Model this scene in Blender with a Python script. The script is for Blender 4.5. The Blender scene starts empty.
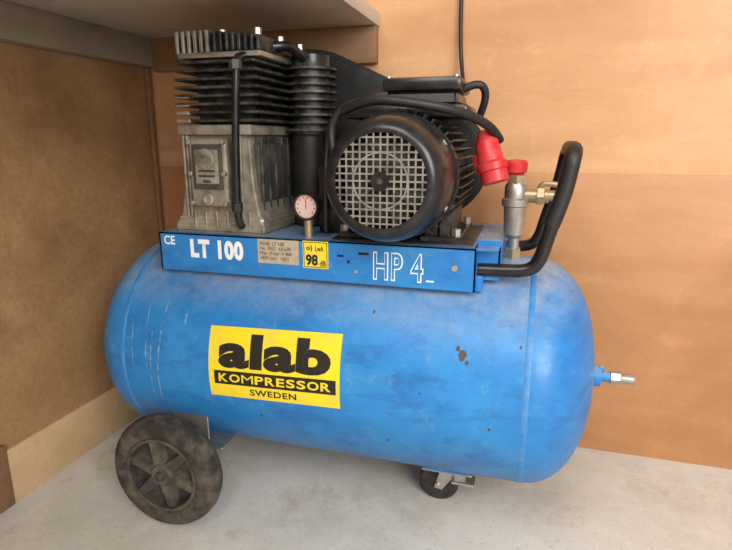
import bpy, bmesh, random
from math import *
from mathutils import Vector, Matrix
random.seed(4)
scn=bpy.context.scene
scn.view_settings.view_transform='Standard'
COL=bpy.context.collection

# ------------------------------------------------------------ materials
def nt(name):
    m=bpy.data.materials.new(name); m.use_nodes=True
    t=m.node_tree; b=t.nodes['Principled BSDF']; return m,t,b
def L(t,a,b): t.links.new(a,b)
def noise(t,scale,detail=4,rough=.55,vec=None,dist=0):
    n=t.nodes.new('ShaderNodeTexNoise'); n.inputs['Scale'].default_value=scale
    n.inputs['Detail'].default_value=detail; n.inputs['Roughness'].default_value=rough
    n.inputs['Distortion'].default_value=dist
    if vec: L(t,vec,n.inputs['Vector'])
    return n
def ramp(t,fac,stops):
    r=t.nodes.new('ShaderNodeValToRGB'); L(t,fac,r.inputs[0])
    e=r.color_ramp.elements
    while len(e)<len(stops): e.new(.5)
    for i,(p,c) in enumerate(stops):
        e[i].position=p; e[i].color=(c,c,c,1) if isinstance(c,(int,float)) else (*c,1)
    return r
def mix(t,fac,a,b,mode='MIX'):
    m=t.nodes.new('ShaderNodeMix'); m.data_type='RGBA'; m.blend_type=mode
    for s,v in ((m.inputs[0],fac),(m.inputs[6],a),(m.inputs[7],b)):
        if isinstance(v,(int,float)): s.default_value=v
        elif isinstance(v,tuple): s.default_value=(*v,1)
        else: L(t,v,s)
    return m.outputs[2]
def coords(t,scale=None):
    c=t.nodes.new('ShaderNodeTexCoord'); o=c.outputs['Object']
    if scale:
        m=t.nodes.new('ShaderNodeMapping'); m.inputs['Scale'].default_value=scale; L(t,o,m.inputs[0]); o=m.outputs[0]
    return o
def bump(t,b,h,strength=.2,dist=.002):
    n=t.nodes.new('ShaderNodeBump'); n.inputs['Strength'].default_value=strength; n.inputs['Distance'].default_value=dist
    L(t,h,n.inputs['Height']); L(t,n.outputs[0],b.inputs['Normal'])
def math(t,op,a,b):
    m=t.nodes.new('ShaderNodeMath'); m.operation=op
    for s,v in ((m.inputs[0],a),(m.inputs[1],b)):
        if isinstance(v,(int,float)): s.default_value=v
        else: L(t,v,s)
    return m.outputs[0]
def simple(name,col,rough=.5,metal=0,dust=None,dustamt=.5,scale=40,coat=0,bmp=0,lo=.42,hi=.72):
    m,t,b=nt(name); b.inputs['Roughness'].default_value=rough; b.inputs['Metallic'].default_value=metal
    b.inputs['Coat Weight'].default_value=coat
    if dust:
        co=coords(t); n=noise(t,scale,5,.6,co); r=ramp(t,n.outputs[0],[(lo,0.),(hi,dustamt)])
        L(t,mix(t,r.outputs[0],col,dust),b.inputs['Base Color'])
        if bmp: bump(t,b,n.outputs[0],bmp)
    else: b.inputs['Base Color'].default_value=(*col,1)
    return m
def mat_blue():
    m,t,b=nt('blue_paint'); co=coords(t)
    base=(.010,.180,.52)
    n1=noise(t,6,7,.65,co,.2); c=mix(t,ramp(t,n1.outputs[0],[(.38,0.),(.62,.9)]).outputs[0],base,(.022,.25,.60))
    n0=noise(t,11,8,.7,coords(t,(1,.5,2.2)),.3); c=mix(t,ramp(t,n0.outputs[0],[(.50,0.),(.64,.55)]).outputs[0],c,(.010,.10,.32))
    n2=noise(t,28,10,.78,co,.2); c=mix(t,ramp(t,n2.outputs[0],[(.55,0.),(.72,.38)]).outputs[0],c,(.26,.40,.50))
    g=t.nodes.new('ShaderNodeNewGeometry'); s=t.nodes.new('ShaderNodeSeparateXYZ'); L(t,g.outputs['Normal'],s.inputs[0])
    up=ramp(t,s.outputs[2],[(.5,0.),(.95,.75)])
    n3=noise(t,16,10,.78,co,.2)
    c=mix(t,math(t,'MULTIPLY',up.outputs[0],ramp(t,n3.outputs[0],[(.36,.1),(.62,1.)]).outputs[0]),c,(.44,.45,.42))
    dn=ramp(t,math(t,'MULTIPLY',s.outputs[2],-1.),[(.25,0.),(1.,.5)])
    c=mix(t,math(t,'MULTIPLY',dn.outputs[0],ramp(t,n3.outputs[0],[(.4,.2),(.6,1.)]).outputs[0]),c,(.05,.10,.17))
    n4=noise(t,10,10,.75,co,.5); c=mix(t,ramp(t,n4.outputs[0],[(.655,0.),(.69,.85)]).outputs[0],c,(.13,.075,.04))
    n6=noise(t,150,3,.6,co); c=mix(t,ramp(t,n6.outputs[0],[(.66,0.),(.72,.5)]).outputs[0],c,(.12,.11,.09))
    L(t,c,b.inputs['Base Color'])
    L(t,ramp(t,n2.outputs[0],[(.3,.32),(.7,.60)]).outputs[0],b.inputs['Roughness'])
    b.inputs['Coat Weight'].default_value=.12; b.inputs['Coat Roughness'].default_value=.2
    bump(t,b,n1.outputs[0],.15,.004)
    return m
BLUE=mat_blue()
BLACK=simple('black_motor_paint',(.008,.009,.011),.38,0,(.10,.09,.08),.5,60)
BLACKG=simple('black_gloss',(.006,.006,.008),.28,0,(.06,.055,.05),.3,50)
GUARD=simple('belt_guard_black',(.008,.009,.010),.5,0,(.05,.045,.04),.5,30)
FIN=simple('black_cast_fins',(.014,.015,.016),.5,.2,(.16,.145,.12),.7,45)
ALU=simple('cast_aluminium',(.33,.295,.24),.55,.4,(.085,.07,.05),.9,32,bmp=.3)
ALUD=simple('dark_cast_aluminium',(.05,.048,.044),.55,.3,(.15,.13,.10),.6,40,bmp=.3)
STEEL=simple('steel',(.50,.48,.45),.38,.8,(.25,.2,.15),.6,60)
BRASS=simple('brass',(.50,.40,.24),.4,.7,(.3,.25,.18),.6,80)
RUBBER=simple('dusty_rubber',(.022,.019,.017),.8,0,(.16,.13,.095),.8,30,bmp=.2)
RUBD=simple('black_rubber',(.012,.012,.012),.6,0,(.08,.07,.06),.5,60)
HUB=simple('dusty_hub_plastic',(.022,.019,.017),.7,0,(.12,.10,.078),.6,35)
SPOKE=simple('dusty_spoke_plastic',(.045,.040,.034),.7,0,(.19,.16,.12),.7,35)
GRILLE=simple('dusty_grille_wire',(.27,.255,.225),.55,.3,(.08,.07,.06),.9,45)
FAN=simple('dusty_fan',(.05,.045,.038),.8,0,(.20,.165,.125),.8,45)
DARK=simple('dark_inside',(.006,.006,.006),.9)
RED=simple('red_plastic',(.58,.015,.025),.38,0,(.40,.16,.13),.4,50)
WHITE=simple('white_print',(.82,.85,.86),.5,0,(.2,.4,.6),.6,70,lo=.55,hi=.75)
INK=simple('black_ink',(.012,.011,.008),.5)
YEL=simple('yellow_vinyl',(.88,.68,.015),.38,0,(.62,.50,.12),.6,28)
YEL2=simple('yellow_print',(.80,.62,.02),.4)
PLATE=simple('nameplate_foil',(.52,.44,.33),.45,.2,(.3,.24,.17),.7,90)
CREAM=simple('gauge_face',(.74,.56,.52),.4)
GLASS=simple('gauge_case',(.02,.02,.02),.3,.3)
SCR=simple('scratched_paint',(.28,.40,.50),.6,0,(.02,.2,.5),1.,70,lo=.4,hi=.58)
RUST=simple('rust_chip',(.09,.055,.04),.7)
CABLE=simple('cable_rubber',(.012,.012,.013),.5)
WELD=simple('weld_bead_blue',(.02,.21,.56),.5,0,(.2,.3,.4),.5,60)

def mat_wood(name,a,b_,c,sc=(1.2,8,8),blot=(.1,.04,.02),blotamt=.3,rough=.55,bs=2.6,speck=.2):
    m,t,b=nt(name); co=coords(t,sc); n=noise(t,3.0,6,.6,co,.6)
    col=ramp(t,n.outputs[0],[(.3,a),(.52,b_),(.75,c)]).outputs[0]
    co2=coords(t); n2=noise(t,bs,7,.62,co2,.4)
    col=mix(t,ramp(t,n2.outputs[0],[(.45,0.),(.72,blotamt)]).outputs[0],col,blot)
    n3=noise(t,110,4,.7,co2); col=mix(t,ramp(t,n3.outputs[0],[(.3,0.),(.75,speck)]).outputs[0],col,blot)
    n5=noise(t,12,9,.75,co2,.5); col=mix(t,ramp(t,n5.outputs[0],[(.56,0.),(.70,.25)]).outputs[0],col,tuple(min(1,x*1.35) for x in c))
    L(t,col,b.inputs['Base Color']); b.inputs['Roughness'].default_value=rough
    bump(t,b,n3.outputs[0],.08,.001)
    return m
WB=mat_wood('hardboard_warm',(.52,.265,.12),(.60,.325,.155),(.66,.385,.20),(.9,6,5),(.38,.17,.065),.55,.42)
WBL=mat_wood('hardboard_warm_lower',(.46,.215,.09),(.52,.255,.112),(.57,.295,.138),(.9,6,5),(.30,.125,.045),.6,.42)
WL=mat_wood('particleboard_dusty',(.36,.21,.095),(.42,.25,.118),(.48,.295,.145),(4,2,2),(.17,.085,.034),.85,.6,bs=5,speck=.45)
PL=mat_wood('particleboard_light',(.54,.37,.20),(.60,.42,.23),(.66,.47,.27),(5,5,5),(.34,.22,.12),.5,.6,speck=.35)
SH=mat_wood('shelf_board',(.54,.50,.43),(.60,.56,.49),(.64,.60,.53),(5,1,5),(.34,.28,.22),.55,.6)
BT=mat_wood('batten_grey_wood',(.30,.245,.18),(.36,.30,.23),(.42,.36,.28),(8,1,8),(.14,.10,.07),.5,.6)
BTB=mat_wood('batten_brown_wood',(.20,.105,.045),(.25,.135,.06),(.30,.165,.08),(1,8,8),(.12,.06,.03),.5,.6)
def mat_floor():
    m,t,b=nt('painted_concrete'); co=coords(t)
    n=noise(t,3.5,8,.65,co,.1); c=ramp(t,n.outputs[0],[(.3,(.50,.475,.42)),(.5,(.62,.595,.54)),(.72,(.72,.70,.65))]).outputs[0]
    n2=noise(t,6,12,.76,co,.15); c=mix(t,ramp(t,n2.outputs[0],[(.55,0.),(.68,.55)]).outputs[0],c,(.38,.29,.19))
    n3=noise(t,110,5,.75,co); c=mix(t,ramp(t,n3.outputs[0],[(.56,0.),(.70,.55)]).outputs[0],c,(.24,.20,.15))
    n4=noise(t,16,8,.75,co,.1); c=mix(t,ramp(t,n4.outputs[0],[(.48,0.),(.68,.5)]).outputs[0],c,(.77,.755,.71))
    L(t,c,b.inputs['Base Color']); b.inputs['Roughness'].default_value=.65
    bump(t,b,n2.outputs[0],.2,.003); return m
FL=mat_floor()

# ------------------------------------------------------------ mesh helpers
COMP=bpy.data.objects.new('air_compressor',None); COL.objects.link(COMP)
def obj(name,bm,mat,parent=COMP,smooth=False,auto=None):
    me=bpy.data.meshes.new(name); bm.normal_update(); bm.to_mesh(me); bm.free()
    o=bpy.data.objects.new(name,me); COL.objects.link(o)
    if mat: me.materials.append(mat)
    if parent: o.parent=parent
    if smooth:
        for p in me.polygons: p.use_smooth=True
        if auto:
            bm2=bmesh.new(); bm2.from_mesh(me)
            for e in bm2.edges:
                if len(e.link_faces)==2 and e.calc_face_angle(0)>radians(auto): e.smooth=False
            bm2.to_mesh(me); bm2.free()
    return o
def addbox(bm,x0,x1,y0,y1,z0,z1,mtx=None):
    vs=[bm.verts.new((x,y,z)) for x in (x0,x1) for y in (y0,y1) for z in (z0,z1)]
    for f in ((0,1,3,2),(4,6,7,5),(0,4,5,1),(2,3,7,6),(0,2,6,4),(1,5,7,3)): bm.faces.new([vs[i] for i in f])
    if mtx:
        for v in vs: v.co=mtx@v.co
def box(name,x0,x1,y0,y1,z0,z1,mat,bev=.002,parent=COMP,mtx=None,seg=2):
    bm=bmesh.new(); addbox(bm,x0,x1,y0,y1,z0,z1,mtx); bmesh.ops.recalc_face_normals(bm,faces=bm.faces)
    if bev: bmesh.ops.bevel(bm,geom=bm.edges[:],offset=bev,segments=seg,affect='EDGES',profile=.5)
    return obj(name,bm,mat,parent,True,35)
def boxes(name,lst,mat,bev=0,parent=COMP):
    bm=bmesh.new()
    for b in lst: addbox(bm,*b)
    bmesh.ops.recalc_face_normals(bm,faces=bm.faces)
    if bev: bmesh.ops.bevel(bm,geom=bm.edges[:],offset=bev,segments=1,affect='EDGES')
    return obj(name,bm,mat,parent)
def frame(d):
    d=Vector(d).normalized(); a=Vector((0,0,1)) if abs(d.z)<.9 else Vector((1,0,0))
    u=d.cross(a).normalized(); return d,u,d.cross(u)
def addlathe(bm,prof,org,d,seg=48,close=False):
    d,u,w=frame(d); org=Vector(org); rings=[]
    for a,r in prof:
        if r<1e-6: rings.append([bm.verts.new(org+d*a)])
        else: rings.append([bm.verts.new(org+d*a+(u*cos(2*pi*i/seg)+w*sin(2*pi*i/seg))*r) for i in range(seg)])
    prs=list(zip(rings[:-1],rings[1:]))
    if close: prs.append((rings[-1],rings[0]))
    for A,B in prs:
        for i in range(seg):
            j=(i+1)%seg
            if len(A)==1 and len(B)==1: break
            if len(A)==1: bm.faces.new((A[0],B[i],B[j]))
            elif len(B)==1: bm.faces.new((A[i],B[0],A[j]))
            else: bm.faces.new((A[i],B[i],B[j],A[j]))
def lathe(name,prof,org,d,mat,seg=48,parent=COMP,auto=35,close=False):
    bm=bmesh.new(); addlathe(bm,prof,org,d,seg,close); bmesh.ops.recalc_face_normals(bm,faces=bm.faces)
    return obj(name,bm,mat,parent,True,auto)
def rod(name,p0,p1,r,mat,seg=24,bev=.001,parent=COMP):
    p0=Vector(p0);p1=Vector(p1);h=(p1-p0).length; b=min(bev,r*.5,h*.4)
    return lathe(name,[(0,0),(0,r-b),(b,r),(h-b,r),(h,r-b),(h,0)],p0,p1-p0,mat,seg,parent)
def rods(name,lst,mat,seg=12,parent=COMP):
    bm=bmesh.new()
    for p0,p1,r in lst:
        p0=Vector(p0);p1=Vector(p1);h=(p1-p0).length; b=r*.15
        addlathe(bm,[(0,0),(0,r-b),(b,r),(h-b,r),(h,r-b),(h,0)],p0,p1-p0,seg)
    bmesh.ops.recalc_face_normals(bm,faces=bm.faces)
    return obj(name,bm,mat,parent,True,35)
def tube(name,pts,r,mat,parent=COMP,res=8,cyc=False):
    cu=bpy.data.curves.new(name,'CURVE'); cu.dimensions='3D'; cu.bevel_depth=r; cu.bevel_resolution=4; cu.use_fill_caps=True
    s=cu.splines.new('NURBS'); s.points.add(len(pts)-1)
    for p,c in zip(s.points,pts): p.co=(*c,1)
    s.use_endpoint_u=True; s.order_u=3; s.resolution_u=res; s.use_cyclic_u=cyc
    o=bpy.data.objects.new(name+'_c',cu); COL.objects.link(o); bpy.context.view_layer.update()
    dg=bpy.context.evaluated_depsgraph_get(); me=bpy.data.meshes.new_from_object(o.evaluated_get(dg))
    bpy.data.objects.remove(o); o=bpy.data.objects.new(name,me); COL.objects.link(o); me.materials.clear(); me.materials.append(mat)
    for p in me.polygons: p.use_smooth=True
    if parent: o.parent=parent
    return o
def text_bm(s,w,h,bold=.0,sp=1.0):
    cu=bpy.data.curves.new('t','FONT'); cu.body=s; cu.size=1; cu.offset=bold; cu.resolution_u=4; cu.space_character=sp
    o=bpy.data.objects.new('t',cu); COL.objects.link(o); bpy.context.view_layer.update()
    dg=bpy.context.evaluated_depsgraph_get(); me=bpy.data.meshes.new_from_object(o.evaluated_get(dg))
    bpy.data.objects.remove(o); bm=bmesh.new(); bm.from_mesh(me); bpy.data.meshes.remove(me)
    xs=[v.co.x for v in bm.verts]; ys=[v.co.y for v in bm.verts]; x0,x1,y0,y1=min(xs),max(xs),min(ys),max(ys)
    for v in bm.verts: v.co=Vector(((v.co.x-x0)/(x1-x0)*w,(v.co.y-y0)/(y1-y0)*h,0))
    return bm
def text_flat(name,s,x0,x1,z0,z1,y,mat,bold=.0,sp=1.0):
    bm=text_bm(s,x1-x0,z1-z0,bold,sp)
    for v in bm.verts: v.co=Vector((x0+v.co.x,y,z0+v.co.y))
    return obj(name,bm,mat)

# ------------------------------------------------------------ tank
TR=.185; TZ=.2706; TX0=.083; TX1=.949
def dome():
    n=24; out=[]
    for i in range(n+1):
        a=i/n*pi/2
        out.append((.105*(1-cos(a)**(2/2.2)),TR*sin(a)**(2/2.3)))
    return out
dl=dome()
prof=[(TX0+a,r) for a,r in dl]+[(TX1-a,r) for a,r in reversed(dl)]
prof[0]=(TX0,0); prof[-1]=(TX1,0)
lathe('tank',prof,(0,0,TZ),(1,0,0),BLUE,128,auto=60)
for i,x in enumerate((TX0+.105,.846)):
    lathe(f'weld_seam_{i+1}',[(-.006,TR-.001),(-.003,TR+.0007),(.003,TR+.0007),(.006,TR-.001)],(x,0,TZ),(1,0,0),WELD,96)
def cylpt(x,deg,off=0.):
    a=radians(deg); return Vector((x,-(TR+off)*cos(a),TZ+(TR+off)*sin(a)))
SX,SA,SW,SHH,SROT=.3555,-10.6,.2235,.1165,radians(2.0)
def lab(u,v,off):
    x=SX+u*cos(SROT)-v*sin(SROT)*.3; s=u*sin(SROT)+v*cos(SROT)
    return cylpt(x,SA+degrees(s/TR),off)
def wrap(name,bm,mat,off):
    h0=min(v.co.y for v in bm.verts);h1=max(v.co.y for v in bm.verts)
    y=h0+.004
    while y<h1:
        bmesh.ops.bisect_plane(bm,geom=bm.verts[:]+bm.edges[:]+bm.faces[:],plane_co=(0,y,0),plane_no=(0,1,0)); y+=.004
    for v in bm.verts: v.co=lab(v.co.x,v.co.y,off)
    return obj(name,bm,mat)
def grid(x0,x1,y0,y1):
    bm=bmesh.new(); vs=[bm.verts.new((x,y,0)) for x,y in ((x0,y0),(x1,y0),(x1,y1),(x0,y1))]; bm.faces.new(vs); return bm
wrap('brand_label',grid(0,SW,0,SHH),YEL,.0008)
wrap('brand_label_band',grid(.010,SW-.006,.0225,.0455),INK,.0012)
def wtext(name,s,x0,x1,y0,y1,mat,off,bold,sp=1.):
    bm=text_bm(s,x1-x0,y1-y0,bold,sp)
    for v in bm.verts: v.co.x+=x0; v.co.y+=y0
    wrap(name,bm,mat,off)
wtext('brand_label_title','alab',.018,.209,.0505,.1065,INK,.0013,.048,1.05)
# letters set one by one so the heavy weight stays clean
ws={'K':1.,'O':1.15,'M':1.25,'P':.92,'R':1.0,'E':.85,'S':.9}
word='KOMPRESSOR'; tot=sum(ws[c] for c in word); gap=.0028; x=.018; avail=(SW-.014-.018)-gap*(len(word)-1)
for i,ch in enumerate(word):
    w_=avail*ws[ch]/tot; wtext(f'brand_label_band_letter_{i+1}',ch,x,x+w_,.0270,.0410,YEL2,.0016,.0 if ch=='M' else .028); x+=w_+gap
wtext('brand_label_footer','SWEDEN',.072,.152,.0065,.0175,INK,.0013,.02,1.1)
def arc(name,x,a0,a1,w,mat,lean=0):
    bm=bmesh.new(); n=24; prev=None
    for i in range(n+1):
        f=i/n; a=a0+(a1-a0)*f; ww=w*(.3+.7*sin(pi*f))*(.5+.8*random.random()); xx=x+lean*f+.001*random.random()
        p=(bm.verts.new(cylpt(xx-ww/2,a,.0005)),bm.verts.new(cylpt(xx+ww/2,a,.0005)))
        if prev: bm.faces.new((prev[0],prev[1],p[1],p[0]))
        prev=p
    obj(name,bm,mat)
arc('scratch_1',.268,48,-26,.0028,SCR,-.016); arc('scratch_2',.232,34,-5,.002,SCR,.004); arc('scratch_3',.206,24,0,.002,SCR,.003)
arc('scratch_4',.246,20,-20,.0015,SCR,-.006); arc('scratch_5',.305,34,24,.004,SCR)
def chip(name,x,a,r):
    bm=bmesh.new(); vs=[]
    for i in range(14):
        t=2*pi*i/14; rr=r*(.6+.5*random.random()); vs.append(bm.verts.new(cylpt(x+rr*cos(t),a+degrees(rr*1.5*sin(t)/TR),.0005)))
    bm.faces.new(vs); obj(name,bm,RUST)
for i,(x,a,r) in enumerate([(.757,24,.006),(.764,21,.003),(.750,27,.003),(.62,40,.002),(.80,-8,.002),(.70,5,.0015),(.44,-20,.002),(.835,30,.002),(.65,-24,.002)]): chip(f'rust_chip_{i+1}',x,a,r)
rod('outlet_boss',(.940,0,.268),(.962,0,.268),.017,BLUE)
rod('outlet_pipe',(.955,0,.268),(.980,0,.268),.0085,BLUE)
rod('outlet_nut',(.976,0,.268),(.992,0,.268),.011,STEEL,6)
rod('outlet_valve',(.990,0,.268),(1.012,0,.268),.0085,STEEL,16)
rod('outlet_lever',(.962,0,.272),(.962,-.004,.286),.004,BLUE,10)

# ------------------------------------------------------------ saddle rail
RX0,RX1,RZ0,RZ1,RY=.2365,.766,.426,.491,.1242
boxes('mounting_rail',[(RX0,RX1,-RY,-RY+.004,RZ0,RZ1),(RX0,RX1,RY-.004,RY,RZ0,RZ1),(RX0,RX1+.03,-RY,RY,RZ1-.004,RZ1),
   (RX1-.004,RX1,-RY,-RY+.04,RZ0,RZ1),(RX0,RX0+.004,-RY,-RY+.03,RZ0,RZ1)],BLUE,.0008)
boxes('mounting_rail_lip',[(RX1-.002,RX1+.032,-.10,-.096,.44,.50),(RX1+.028,RX1+.032,-.10,.10,.455,.491)],BLUE,.0008)
yf=-RY-.0008
text_flat('rail_print_title','LT 100',.297,.395,.450,.482,yf,WHITE,.055,1.1)
text_flat('rail_print_ce','CE',.247,.268,.470,.485,yf,WHITE,.02)
text_flat('rail_print_power','HP 4',.613,.690,.435,.479,yf,WHITE,.035,1.08)
boxes('rail_print_dash',[(.694,.706,yf,yf+.0005,.437,.4395)],WHITE)
text_flat('rail_print_power_core','HP 4',.6148,.6882,.4372,.4768,yf-.0004,BLUE,.0,1.14)
boxes('rating_plate',[(.421,.492,yf,yf+.001,.449,.488)],PLATE)
text_flat('rating_plate_text','ALAB  LT 100\nNo. 5012  4.0 kW\nMax 10 bar  V 400\n1450 rpm   100 l',.425,.480,.4535,.484,yf-.0004,INK,0)
boxes('noise_label',[(.499,.541,yf,yf+.001,.446,.489)],YEL)
boxes('noise_label_border',[(.5005,.5395,yf-.0003,yf,.4475,.4485),(.5005,.5395,yf-.0003,yf,.4865,.4875),(.5005,.5015,yf-.0003,yf,.4475,.4875),(.5385,.5395,yf-.0003,yf,.4475,.4875)],INK)
text_flat('noise_label_number','98',.504,.524,.450,.468,yf-.0004,INK,.04)
text_flat('noise_label_unit','dB',.527,.537,.450,.459,yf-.0004,INK,.02)
text_flat('noise_label_caption','LwA',.520,.534,.473,.482,yf-.0004,INK,.02)
text_flat('noise_label_symbol','o)',.505,.515,.472,.483,yf-.0004,INK,.02)
boxes('rail_slots',[(.556,.566,yf,yf+.0005,.467,.470),(.590,.606,yf,yf+.0005,.472,.4755),(.572,.576,yf,yf+.0005,.458,.462)],DARK)
rods('rail_bolts',[((.735,-.126,.46),(.735,-.1235,.46),.005),((.585,-.126,.445),(.585,-.1235,.445),.003)],STEEL)

# ------------------------------------------------------------ pump: crankcase
def prism(name,quads,mat,bev=.004):
    bm=bmesh.new(); rings=[]
    for z,x0,x1,y0,y1 in quads: rings.append([bm.verts.new(p) for p in ((x0,y0,z),(x1,y0,z),(x1,y1,z),(x0,y1,z))])
    for A,B in zip(rings[:-1],rings[1:]):
        for i in range(4): bm.faces.new((A[i],A[(i+1)%4],B[(i+1)%4],B[i]))
    bm.faces.new(rings[0][::-1]); bm.faces.new(rings[-1])
    bmesh.ops.recalc_face_normals(bm,faces=bm.faces)
    bmesh.ops.bevel(bm,geom=bm.edges[:],offset=bev,segments=3,affect='EDGES')
    return obj(name,bm,mat,COMP,True,35)
prism('crankcase',[(.491,.262,.428,-.112,.09),(.508,.262,.428,-.112,.09),(.516,.270,.418,-.105,.085),(.57,.280,.408,-.103,.08),(.652,.288,.402,-.10,.08)],ALU)
box('crankcase_flange',.280,.412,-.112,.088,.648,.664,ALU,.003)
box('crankcase_front_plate',.302,.372,-.120,-.10,.535,.643,ALU,.006,seg=3)
box('crankcase_front_inset',.310,.364,-.1225,-.118,.563,.634,ALUD,.002)
box('crankcase_front_name',.316,.358,-.1245,-.121,.572,.626,ALU,.002)
boxes('crankcase_cast_lettering',[(.322,.352,-.1256,-.124,z,z+.003) for z in (.583,.591)]+[(.330,.344,-.1256,-.124,.574,.578)],ALUD,.0005)
lathe('bearing_cap',[(0,0),(0,.014),(-.003,.0165),(-.005,.013),(-.005,.006),(-.003,.005),(-.003,0)],(.337,-.1245,.611),(0,1,0),ALU,32)
lathe('oil_sight_glass',[(0,0),(0,.010),(-.006,.010),(-.007,.007),(-.004,.006),(-.004,0)],(.337,-.120,.548),(0,1,0),STEEL,24)
rods('crankcase_bolts',[((x,-.126,z),(x,-.118,z),.004) for x in (.307,.367) for z in (.541,.588,.637)]+[((x,-.1,.506),(x,-.1,.516),.006) for x in (.270,.418)],STEEL,6)
boxes('crankcase_ribs',[(x,x+.004,-.111,-.10,.515,.648) for x in (.286,.293,.380,.388)],ALU,.001)
boxes('crankcase_foot_ribs',[(x,x+.004,-.1125,-.10,.497,.528) for x in (.300,.32,.34,.36,.38,.40)],ALU,.001)
boxes('crankcase_side_ribs',[(.400,.416,y,y+.005,.512,.645) for y in (-.085,-.06,-.035,-.01,.015,.04,.065)],FIN,.001)
box('crankcase_side_plate',.398,.4135,-.09,.07,.53,.635,ALUD,.003)
box('cylinder_core',.302,.405,-.088,.07,.66,.775,FIN,.012)
lst=[]
for i in range(8):
    z=.668+i*.0125; g=.004*sin(i*.5)
    lst.append((.284-g,.424+g,-.112-g*.5,.09,z,z+.0045))
boxes('cylinder_fins',lst,FIN,.0012)
boxes('cylinder_fins_bare',[(.2815,.306,-.1135,-.06,.6665+i*.0125,.6725+i*.0125) for i in range(0,4)],ALU,.0012)
box('valve_plate',.288,.430,-.106,.085,.764,.772,STEEL,.001)
box('cylinder_head',.288,.432,-.10,.085,.772,.787,FIN,.004)
boxes('head_fins_front',[(.290+i*.0105,.2945+i*.0105,-.110,.085,.772,.802-.0012*abs(i-6)) for i in range(14)],FIN,.001)
boxes('head_fins_bare',[(.2885+i*.0105,.294+i*.0105,-.112,-.02,.770,.803) for i in range(6)],ALU,.001)
rods('head_bolts',[((x,y,.785),(x,y,.806),.006) for x in (.30,.36,.42) for y in (-.09,-.01,.07)],STEEL,6)
tube('delivery_pipe',[(.404,-.09,.765),(.404,-.128,.765),(.402,-.130,.74),(.396,-.130,.66),(.391,-.128,.56),(.390,-.127,.515),(.390,-.115,.505)],.006,BLACKG)
rod('delivery_pipe_nut',(.402,-.130,.742),(.4015,-.130,.756),.0095,ALUD,6)
rod('delivery_pipe_lower_nut',(.391,-.128,.545),(.3905,-.1275,.530),.009,BLACKG,6)
bm=bmesh.new()
for i in range(9):
    z=.655+i*.0125; addlathe(bm,[(0,0),(0,.045),(.004,.045),(.004,0)],(.456,.03,z),(0,0,1),40)
addlathe(bm,[(0,0),(0,.033),(.12,.033),(.12,0)],(.456,.03,.648),(0,0,1),32)
bmesh.ops.recalc_face_normals(bm,faces=bm.faces); obj('second_stage_fins',bm,FIN,COMP,True,35)
rod('second_stage_cap',(.456,.03,.765),(.456,.03,.78),.033,BLACKG)
tube('interstage_pipe',[(.456,.0,.772),(.450,-.03,.785),(.44,-.05,.785),(.42,-.06,.782)],.008,BLACKG)
rod('lower_stage_housing',(.456,.02,.491),(.456,.02,.65),.030,GUARD,32,.004)

# ------------------------------------------------------------ belt guard and pulleys
def hull(name,x1,z1,r1,x2,z2,r2,y0,y1,mat,bev=.006):
    raw=[(x1+r1*cos(a),z1+r1*sin(a)) for a in [2*pi*i/64 for i in range(64)]]+[(x2+r2*cos(a),z2+r2*sin(a)) for a in [2*pi*i/64 for i in range(64)]]
    raw=sorted(set(raw))
    def half(p):
        h=[]
        for q in p:
            while len(h)>1 and (h[-1][0]-h[-2][0])*(q[1]-h[-2][1])-(h[-1][1]-h[-2][1])*(q[0]-h[-2][0])<=1e-9: h.pop()
            h.append(q)
        return h
    hp=half(raw)[:-1]+half(raw[::-1])[:-1]
    bm=bmesh.new(); A=[bm.verts.new((x,y0,z)) for x,z in hp]; B=[bm.verts.new((x,y1,z)) for x,z in hp]; n=len(hp)
    f0=bm.faces.new(A); f1=bm.faces.new(B[::-1])
    for i in range(n): bm.faces.new((A[i],B[i],B[(i+1)%n],A[(i+1)%n]))
    bmesh.ops.recalc_face_normals(bm,faces=bm.faces)
    ed=list(f0.edges)+list(f1.edges); bmesh.ops.bevel(bm,geom=ed,offset=bev,segments=3,affect='EDGES')
    return obj(name,bm,mat,COMP,True,40)
hull('belt_guard',.410,.645,.158,.655,.60,.098,.105,.165,GUARD)
hull('belt_guard_rim',.410,.645,.162,.655,.60,.102,.13,.137,GUARD,.001)
rod('crankshaft',(.35,.08,.60),(.35,.11,.60),.02,STEEL)

# ------------------------------------------------------------ electric motor (axis along y)
MX,MZ=.643,.588
lathe('motor_body',[(-.105,0),(-.105,.080),(.075,.080),(.09,.070),(.10,.05),(.105,.0)],(MX,0,MZ),(0,1,0),BLACK,48)
bm=bmesh.new()
for i in range(44):
    a=2*pi*i/44
    if -2.05<atan2(sin(a),cos(a))<-1.1: continue
    addbox(bm,.078,.0965,-.104,.072,-.0013,.0013,Matrix.Translation((MX,0,MZ))@Matrix.Rotation(-a,4,'Y'))
bmesh.ops.recalc_face_normals(bm,faces=bm.faces); obj('motor_cooling_fins',bm,BLACK)
lathe('motor_front_flange',[(-.112,.070),(-.112,.091),(-.100,.091),(-.100,.070)],(MX,0,MZ),(0,1,0),BLACKG,64,close=True)
lathe('fan_cover',[(-.108,.079),(-.108,.0875),(-.150,.0870),(-.172,.0850),(-.188,.080),(-.196,.0735),(-.199,.067),(-.1985,.0625),(-.195,.0625),(-.194,.068),(-.175,.079),(-.112,.083)],(MX,0,MZ),(0,1,0),BLACKG,96,close=True)
lathe('fan_cover_back',[(-.160,0),(-.160,.080),(-.155,.080)],(MX,0,MZ),(0,1,0),DARK,48)
bars=[]
p=.0094; R=.0635
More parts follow.
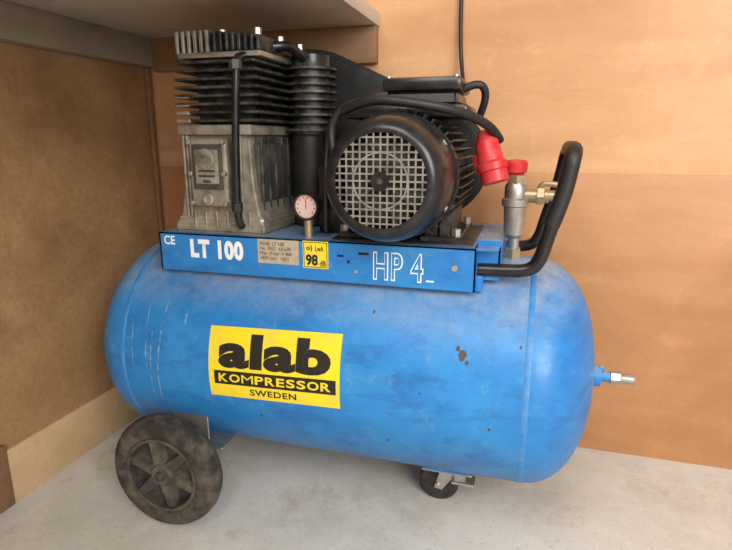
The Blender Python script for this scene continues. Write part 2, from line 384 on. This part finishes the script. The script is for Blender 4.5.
for i in range(-6,7):
    o=i*p; h=sqrt(max(R*R-o*o,0))
    if h<.008: continue
    bars.append((MX+o-.0011,MX+o+.0011,-.1975,-.1955,MZ-h,MZ+h)); bars.append((MX-h,MX+h,-.1978,-.1958,MZ+o-.0011,MZ+o+.0011))
boxes('fan_grille',bars,GRILLE)
lathe('fan_grille_ring',[(-.1985,.036),(-.1985,.038),(-.1965,.038),(-.1965,.036)],(MX,0,MZ),(0,1,0),GRILLE,48,close=True)
lathe('fan_grille_hub',[(0,0),(0,.0125),(.003,.0125),(.003,0)],(MX,-.1995,MZ),(0,1,0),BLACKG,32)
lathe('fan_grille_hub_screw',[(0,0),(0,.004),(.003,.004),(.003,0)],(MX,-.2015,MZ),(0,1,0),ALUD,12)
lathe('fan_disc',[(0,0),(0,.030),(.004,.058),(.006,.058),(.006,0)],(MX,-.176,MZ),(0,1,0),FAN,40)
bm=bmesh.new()
for i in range(10):
    a=2*pi*i/10; addbox(bm,.014,.060,-.188,-.170,-.0016,.0016,Matrix.Translation((MX,0,MZ))@Matrix.Rotation(-a,4,'Y'))
obj('fan_blades',bm,FAN)
rods('fan_cover_screws',[((MX+.089*cos(a),-.125,MZ+.089*sin(a)),(MX+.083*cos(a),-.125,MZ+.083*sin(a)),.005) for a in (.6,2.5,-.5,-2.6)],STEEL)
boxes('motor_feet',[(MX-.095,MX-.035,-.10,.07,.491,.501),(MX+.035,MX+.095,-.10,.07,.491,.501),(MX-.078,MX-.062,-.09,.06,.498,.55),(MX+.062,MX+.078,-.09,.06,.498,.55),(MX-.06,MX-.04,-.09,.06,.498,.53),(MX+.04,MX+.06,-.09,.06,.498,.53)],BLACK,.002)
box('motor_slide_plate',MX-.10,MX+.115,-.115,.085,.488,.494,BLACK,.002)
rods('motor_foot_bolts',[((MX+sx*.088,y,.50),(MX+sx*.088,y,.512),.007) for sx in (-1,1) for y in (-.085,.05)],STEEL,6)
box('terminal_box_base',.548,.738,-.070,.060,.672,.692,BLACKG,.006)
prism('terminal_box',[(.69,.612,.724,-.062,.055),(.712,.614,.720,-.058,.05)],BLACKG,.005)
box('terminal_box_lid',.608,.727,-.064,.057,.711,.731,BLACKG,.006)
rods('terminal_box_screws',[((x,y,.73),(x,y,.7335),.004) for x in (.617,.718) for y in (-.055,.047)],STEEL,8)
rod('cable_gland',(.612,-.03,.701),(.588,-.03,.700),.012,BLACKG,8)
tube('motor_cable_left',[(.588,-.03,.700),(.565,-.035,.70),(.545,-.06,.69),(.540,-.11,.66),(.553,-.115,.60),(.558,-.10,.55)],.0065,CABLE)
tube('motor_cable_top',[(.56,-.10,.683),(.60,-.118,.698),(.66,-.12,.692),(.715,-.10,.684),(.75,-.06,.672),(.775,-.03,.655),(.782,-.01,.64)],.0070,CABLE)
tube('motor_cable_loop',[(.724,-.02,.715),(.745,-.02,.725),(.758,-.01,.715),(.755,0,.69),(.745,.01,.67)],.006,CABLE)

# ------------------------------------------------------------ gauge between pump and motor
GX,GY,GZ=.500,-.105,.540
lathe('pressure_gauge_case',[(.014,0),(.014,.021),(-.006,.022),(-.009,.0205),(-.009,.0185),(-.004,.018),(-.004,0)],(GX,GY,GZ),(0,1,0),GLASS,40)
lathe('pressure_gauge_face',[(-.0045,0),(-.0045,.018)],(GX,GY,GZ),(0,1,0),CREAM,40)
boxes('pressure_gauge_marks',[(GX-.0006,GX+.0006,GY-.0056,GY-.005,GZ-.004,GZ+.013)]+[(GX+.014*cos(a)-.001,GX+.014*cos(a)+.001,GY-.0056,GY-.005,GZ+.014*sin(a)-.001,GZ+.014*sin(a)+.001) for a in [radians(-40+i*29) for i in range(10)]],RED)
rod('pressure_gauge_stem',(GX,GY+.004,GZ-.018),(GX,GY+.004,.488),.007,BRASS,12)
tube('unloader_pipe',[(.525,-.09,.50),(.528,-.1,.55),(.53,-.095,.62),(.52,-.06,.66)],.004,CABLE)
box('pressure_switch',.500,.545,-.06,.01,.491,.60,BLACKG,.006)

# ------------------------------------------------------------ air outlet: regulator, plug, valve
VX=.812
rod('regulator_base',(VX,0,.450),(VX,0,.472),.013,BRASS,6)
rod('regulator_stem',(VX,0,.468),(VX,0,.492),.0085,STEEL,16)
lathe('regulator_body',[(0,0),(0,.010),(.006,.0155),(.050,.0175),(.052,.021),(.062,.021),(.064,.0175),(.082,.0175),(.088,.014),(.096,.012),(.096,0)],(VX-.001,0,.488),(0,0,1),STEEL,32)
rod('regulator_collar',(VX-.001,0,.573),(VX-.001,0,.588),.016,BRASS,6)
lathe('relief_valve_knob',[(0,0),(0,.010),(.004,.0125),(.006,.0165),(.020,.0175),(.024,.015),(.026,0)],(VX-.003,0,.586),(0,0,1),RED,24)
rod('tap_body',(VX+.012,0,.556),(VX+.048,-.004,.556),.011,BRASS,24)
rod('tap_nut',(VX+.030,-.004,.556),(VX+.042,-.004,.556),.0145,BRASS,6)
rod('tap_end',(VX+.046,-.004,.557),(VX+.060,-.005,.557),.0085,BRASS,16)
tube('tap_lever',[(VX+.034,-.006,.568),(VX+.036,-.008,.575),(VX+.050,-.010,.576),(VX+.062,-.012,.574)],.0045,BRASS)
d=Vector((.026,-.01,-.085)).normalized(); p0=Vector((.761,-.02,.643))
lathe('plug_gland',[(0,0),(0,.009),(.006,.012),(.018,.014),(.020,0)],p0-d*.012,d,RED,24)
lathe('plug_body',[(0,0),(0,.014),(.006,.018),(.036,.020),(.040,.0235),(.050,.0235),(.052,.021),(.068,.021),(.070,.018),(.068,0)],p0,d,RED,32)
box('plug_latch',-.007,.007,-.026,-.017,.02,.05,RED,.002,mtx=Matrix.Translation(p0)@d.to_track_quat('Z','Y').to_matrix().to_4x4())
def U(y): return [(.740,y,.455),(.80,y,.456),(.840,y,.458),(.853,y,.475),(.862,y,.515),(.875,y,.56),(.881,y,.592)]
pts=U(-.1)+[(.885,-.1,.620),(.888,-.075,.628),(.888,0,.628),(.888,.075,.628),(.885,.1,.620)]+U(.1)[::-1]
tube('handle_tube',pts,.0100,BLACKG,res=12)
tube('handle_grip',[(.864,-.1,.525),(.875,-.1,.56),(.881,-.1,.592),(.885,-.1,.622),(.888,-.070,.628),(.888,0,.628),(.888,.070,.628)],.0115,CABLE,res=12)
boxes('handle_brackets',[(.742,.775,y-.014,y+.014,.424,.448) for y in (-.1,.1)],BLUE,.002)

# ------------------------------------------------------------ wheels
def wheel(tag,x,y,s):
    R=.099; c=(x,y,R)
    pf=[(.0,.064),(-.018,.066),(-.021,.072),(-.022,.080),(-.020,.091),(-.014,.096),(-.006,R),(.006,R),(.014,.096),(.020,.091),(.022,.080),(.021,.072),(.018,.066)]
    lathe(f'wheel_{tag}_tyre',pf,c,(0,1,0),RUBBER,72,close=True,auto=50)
    lathe(f'wheel_{tag}_rim',[(-.015,.068),(-.019,.066),(-.019,.060),(-.003,.057),(-.003,0),(.006,0),(.006,.053),(.016,.057),(.016,.068)],c,(0,1,0),HUB,64)
    lathe(f'wheel_{tag}_rim_edge',[(-.016,.066),(-.0205,.066),(-.0205,.0615),(-.016,.0615)],c,(0,1,0),SPOKE,64,close=True)
    lathe(f'wheel_{tag}_hub',[(-.002,.023),(-.018,.020),(-.021,.017),(-.021,0)],c,(0,1,0),SPOKE,32)
    bm=bmesh.new()
    for i in range(6):
        M=Matrix.Translation(c)@Matrix.Rotation(2*pi*i/6+.3,4,'Y')
        vs=[bm.verts.new(M@Vector(q)) for q in ((.015,-.0175,-.010),(.0625,-.0175,-.006),(.0625,-.0175,.006),(.015,-.0175,.010),(.015,-.003,-.012),(.0625,-.003,-.008),(.0625,-.003,.008),(.015,-.003,.012))]
        for f in ((0,1,2,3),(0,4,5,1),(2,6,7,3),(1,5,6,2),(0,3,7,4)): bm.faces.new([vs[k] for k in f])
    bmesh.ops.recalc_face_normals(bm,faces=bm.faces); obj(f'wheel_{tag}_spokes',bm,SPOKE)
    lathe(f'wheel_{tag}_axle_cap',[(-.021,.009),(-.026,.008),(-.028,.004),(-.028,0)],c,(0,1,0),ALUD,20)
wheel('near',.277,-.208,-1); wheel('far',.277,.208,1)
rod('wheel_axle',(.277,-.23,.099),(.277,.23,.099),.008,STEEL,16)
boxes('axle_bracket',[(.262,.266,-.16,.16,.090,.145),(.296,.300,-.16,.16,.090,.145)],BLUE,.001)
boxes('axle_bracket_legs',[(.262,.330,-.162,-.158,.088,.200),(.262,.330,.158,.162,.088,.200)],STEEL,.001)
boxes('axle_bracket_tab',[(.300,.352,-.158,-.110,.118,.122)],STEEL,.001)
cx,cy=.708,-.01
lathe('caster_wheel',[(-.013,.012),(-.014,.031),(-.009,.0365),(.009,.0365),(.014,.031),(.013,.012)],(cx,cy,.0368),(0,1,0),RUBD,40,close=True)
lathe('caster_hub',[(-.011,0),(-.011,.013),(.011,.013),(.011,0)],(cx,cy,.0368),(0,1,0),ALUD,24)
for i,yy in enumerate((-.020,.017)):
    bm=bmesh.new(); pr=[(cx-.006,.030),(cx+.008,.028),(cx+.040,.074),(cx+.006,.074)]
    A=[bm.verts.new((x,cy+yy,z)) for x,z in pr];B=[bm.verts.new((x,cy+yy+.003,z)) for x,z in pr]
    bm.faces.new(A);bm.faces.new(B[::-1])
    for k in range(4): bm.faces.new((A[k],B[k],B[(k+1)%4],A[(k+1)%4]))
    bmesh.ops.recalc_face_normals(bm,faces=bm.faces); obj(f'caster_fork_{i+1}',bm,STEEL)
rod('caster_axle',(cx,cy-.024,.0368),(cx,cy+.024,.0368),.005,STEEL,12)
box('caster_swivel',cx+.000,cx+.046,cy-.024,cy+.024,.072,.078,STEEL,.002)
box('caster_plate',cx-.025,cx+.062,cy-.045,cy+.045,.078,.083,STEEL,.001)
box('caster_mount',cx-.02,cx+.058,cy-.05,cy+.05,.083,.100,BLUE,.002)
boxes('caster_brake_lever',[(cx+.026,cx+.066,cy-.034,cy-.004,.052,.056),(cx+.03,cx+.05,cy-.030,cy-.008,.056,.074)],STEEL,.001)

# ------------------------------------------------------------ room
WX,WY=-.034,.2436
box('floor',-1.2,4.2,-4.2,1.2,-.06,0,FL,0,None)
box('wall_back',WX-.05,4.0,WY,WY+.05,0,2.4,WB,0,None)
box('wall_left',WX-.05,WX,-4.0,WY,0,2.4,WL,0,None)
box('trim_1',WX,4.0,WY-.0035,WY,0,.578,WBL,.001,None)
box('baseboard_left',WX,WX+.008,-.25,WY-.004,0,.104,PL,.001,None)
box('trim_2',WX,WX+.012,-.60,-.253,0,.118,BTB,.002,None)
box('trim_3',WX,WX+.012,WY-.018,WY-.004,.10,.80,BTB,.004,None)
SHF=bpy.data.objects.new('wall_shelf',None); COL.objects.link(SHF)
box('shelf_board',WX,.521,-1.3,WY,.860,.886,SH,.002,SHF)
box('shelf_batten_side',WX,WX+.030,-1.3,WY,.800,.860,BT,.002,SHF)
box('shelf_batten_back',WX+.030,.518,WY-.022,WY,.790,.860,BTB,.002,SHF)
tube('power_cable',[(.690,WY-.012,1.5),(.684,WY-.010,1.1),(.682,WY-.010,.90),(.684,WY-.012,.82),(.690,WY-.02,.77),(.700,WY-.06,.735),(.705,WY-.11,.72),(.712,.058,.705)],.0038,CABLE,None)

# ------------------------------------------------------------ light
def area(name,loc,tgt,size,power,col):
    l=bpy.data.lights.new(name,'AREA'); l.size=size; l.energy=power; l.color=col
    o=bpy.data.objects.new(name,l); COL.objects.link(o); o.location=loc
    o.rotation_euler=(Vector(tgt)-Vector(loc)).to_track_quat('-Z','Y').to_euler()
area('right_front_light',(2.4,-2.4,1.6),(.5,0,.4),1.6,90,(1,.97,.92))  # out-of-view area light at right front, stands in for a garage door
area('overhead_area_light',(.6,-2.0,2.3),(.5,0,.3),1.2,32,(1,.96,.90))  # unseen area light above and behind the camera
w=bpy.data.worlds.new('world'); scn.world=w; w.use_nodes=True
w.node_tree.nodes['Background'].inputs[0].default_value=(1,.95,.88,1); w.node_tree.nodes['Background'].inputs[1].default_value=.56

cd=bpy.data.cameras.new('camera'); cd.sensor_width=36; cd.lens=549.5/732*36; cd.clip_start=.01
cam=bpy.data.objects.new('camera',cd); COL.objects.link(cam); cam.location=(.8347,-.9019,.642)
cam.rotation_euler=(radians(90-13.9),0,radians(16.68)); scn.camera=cam
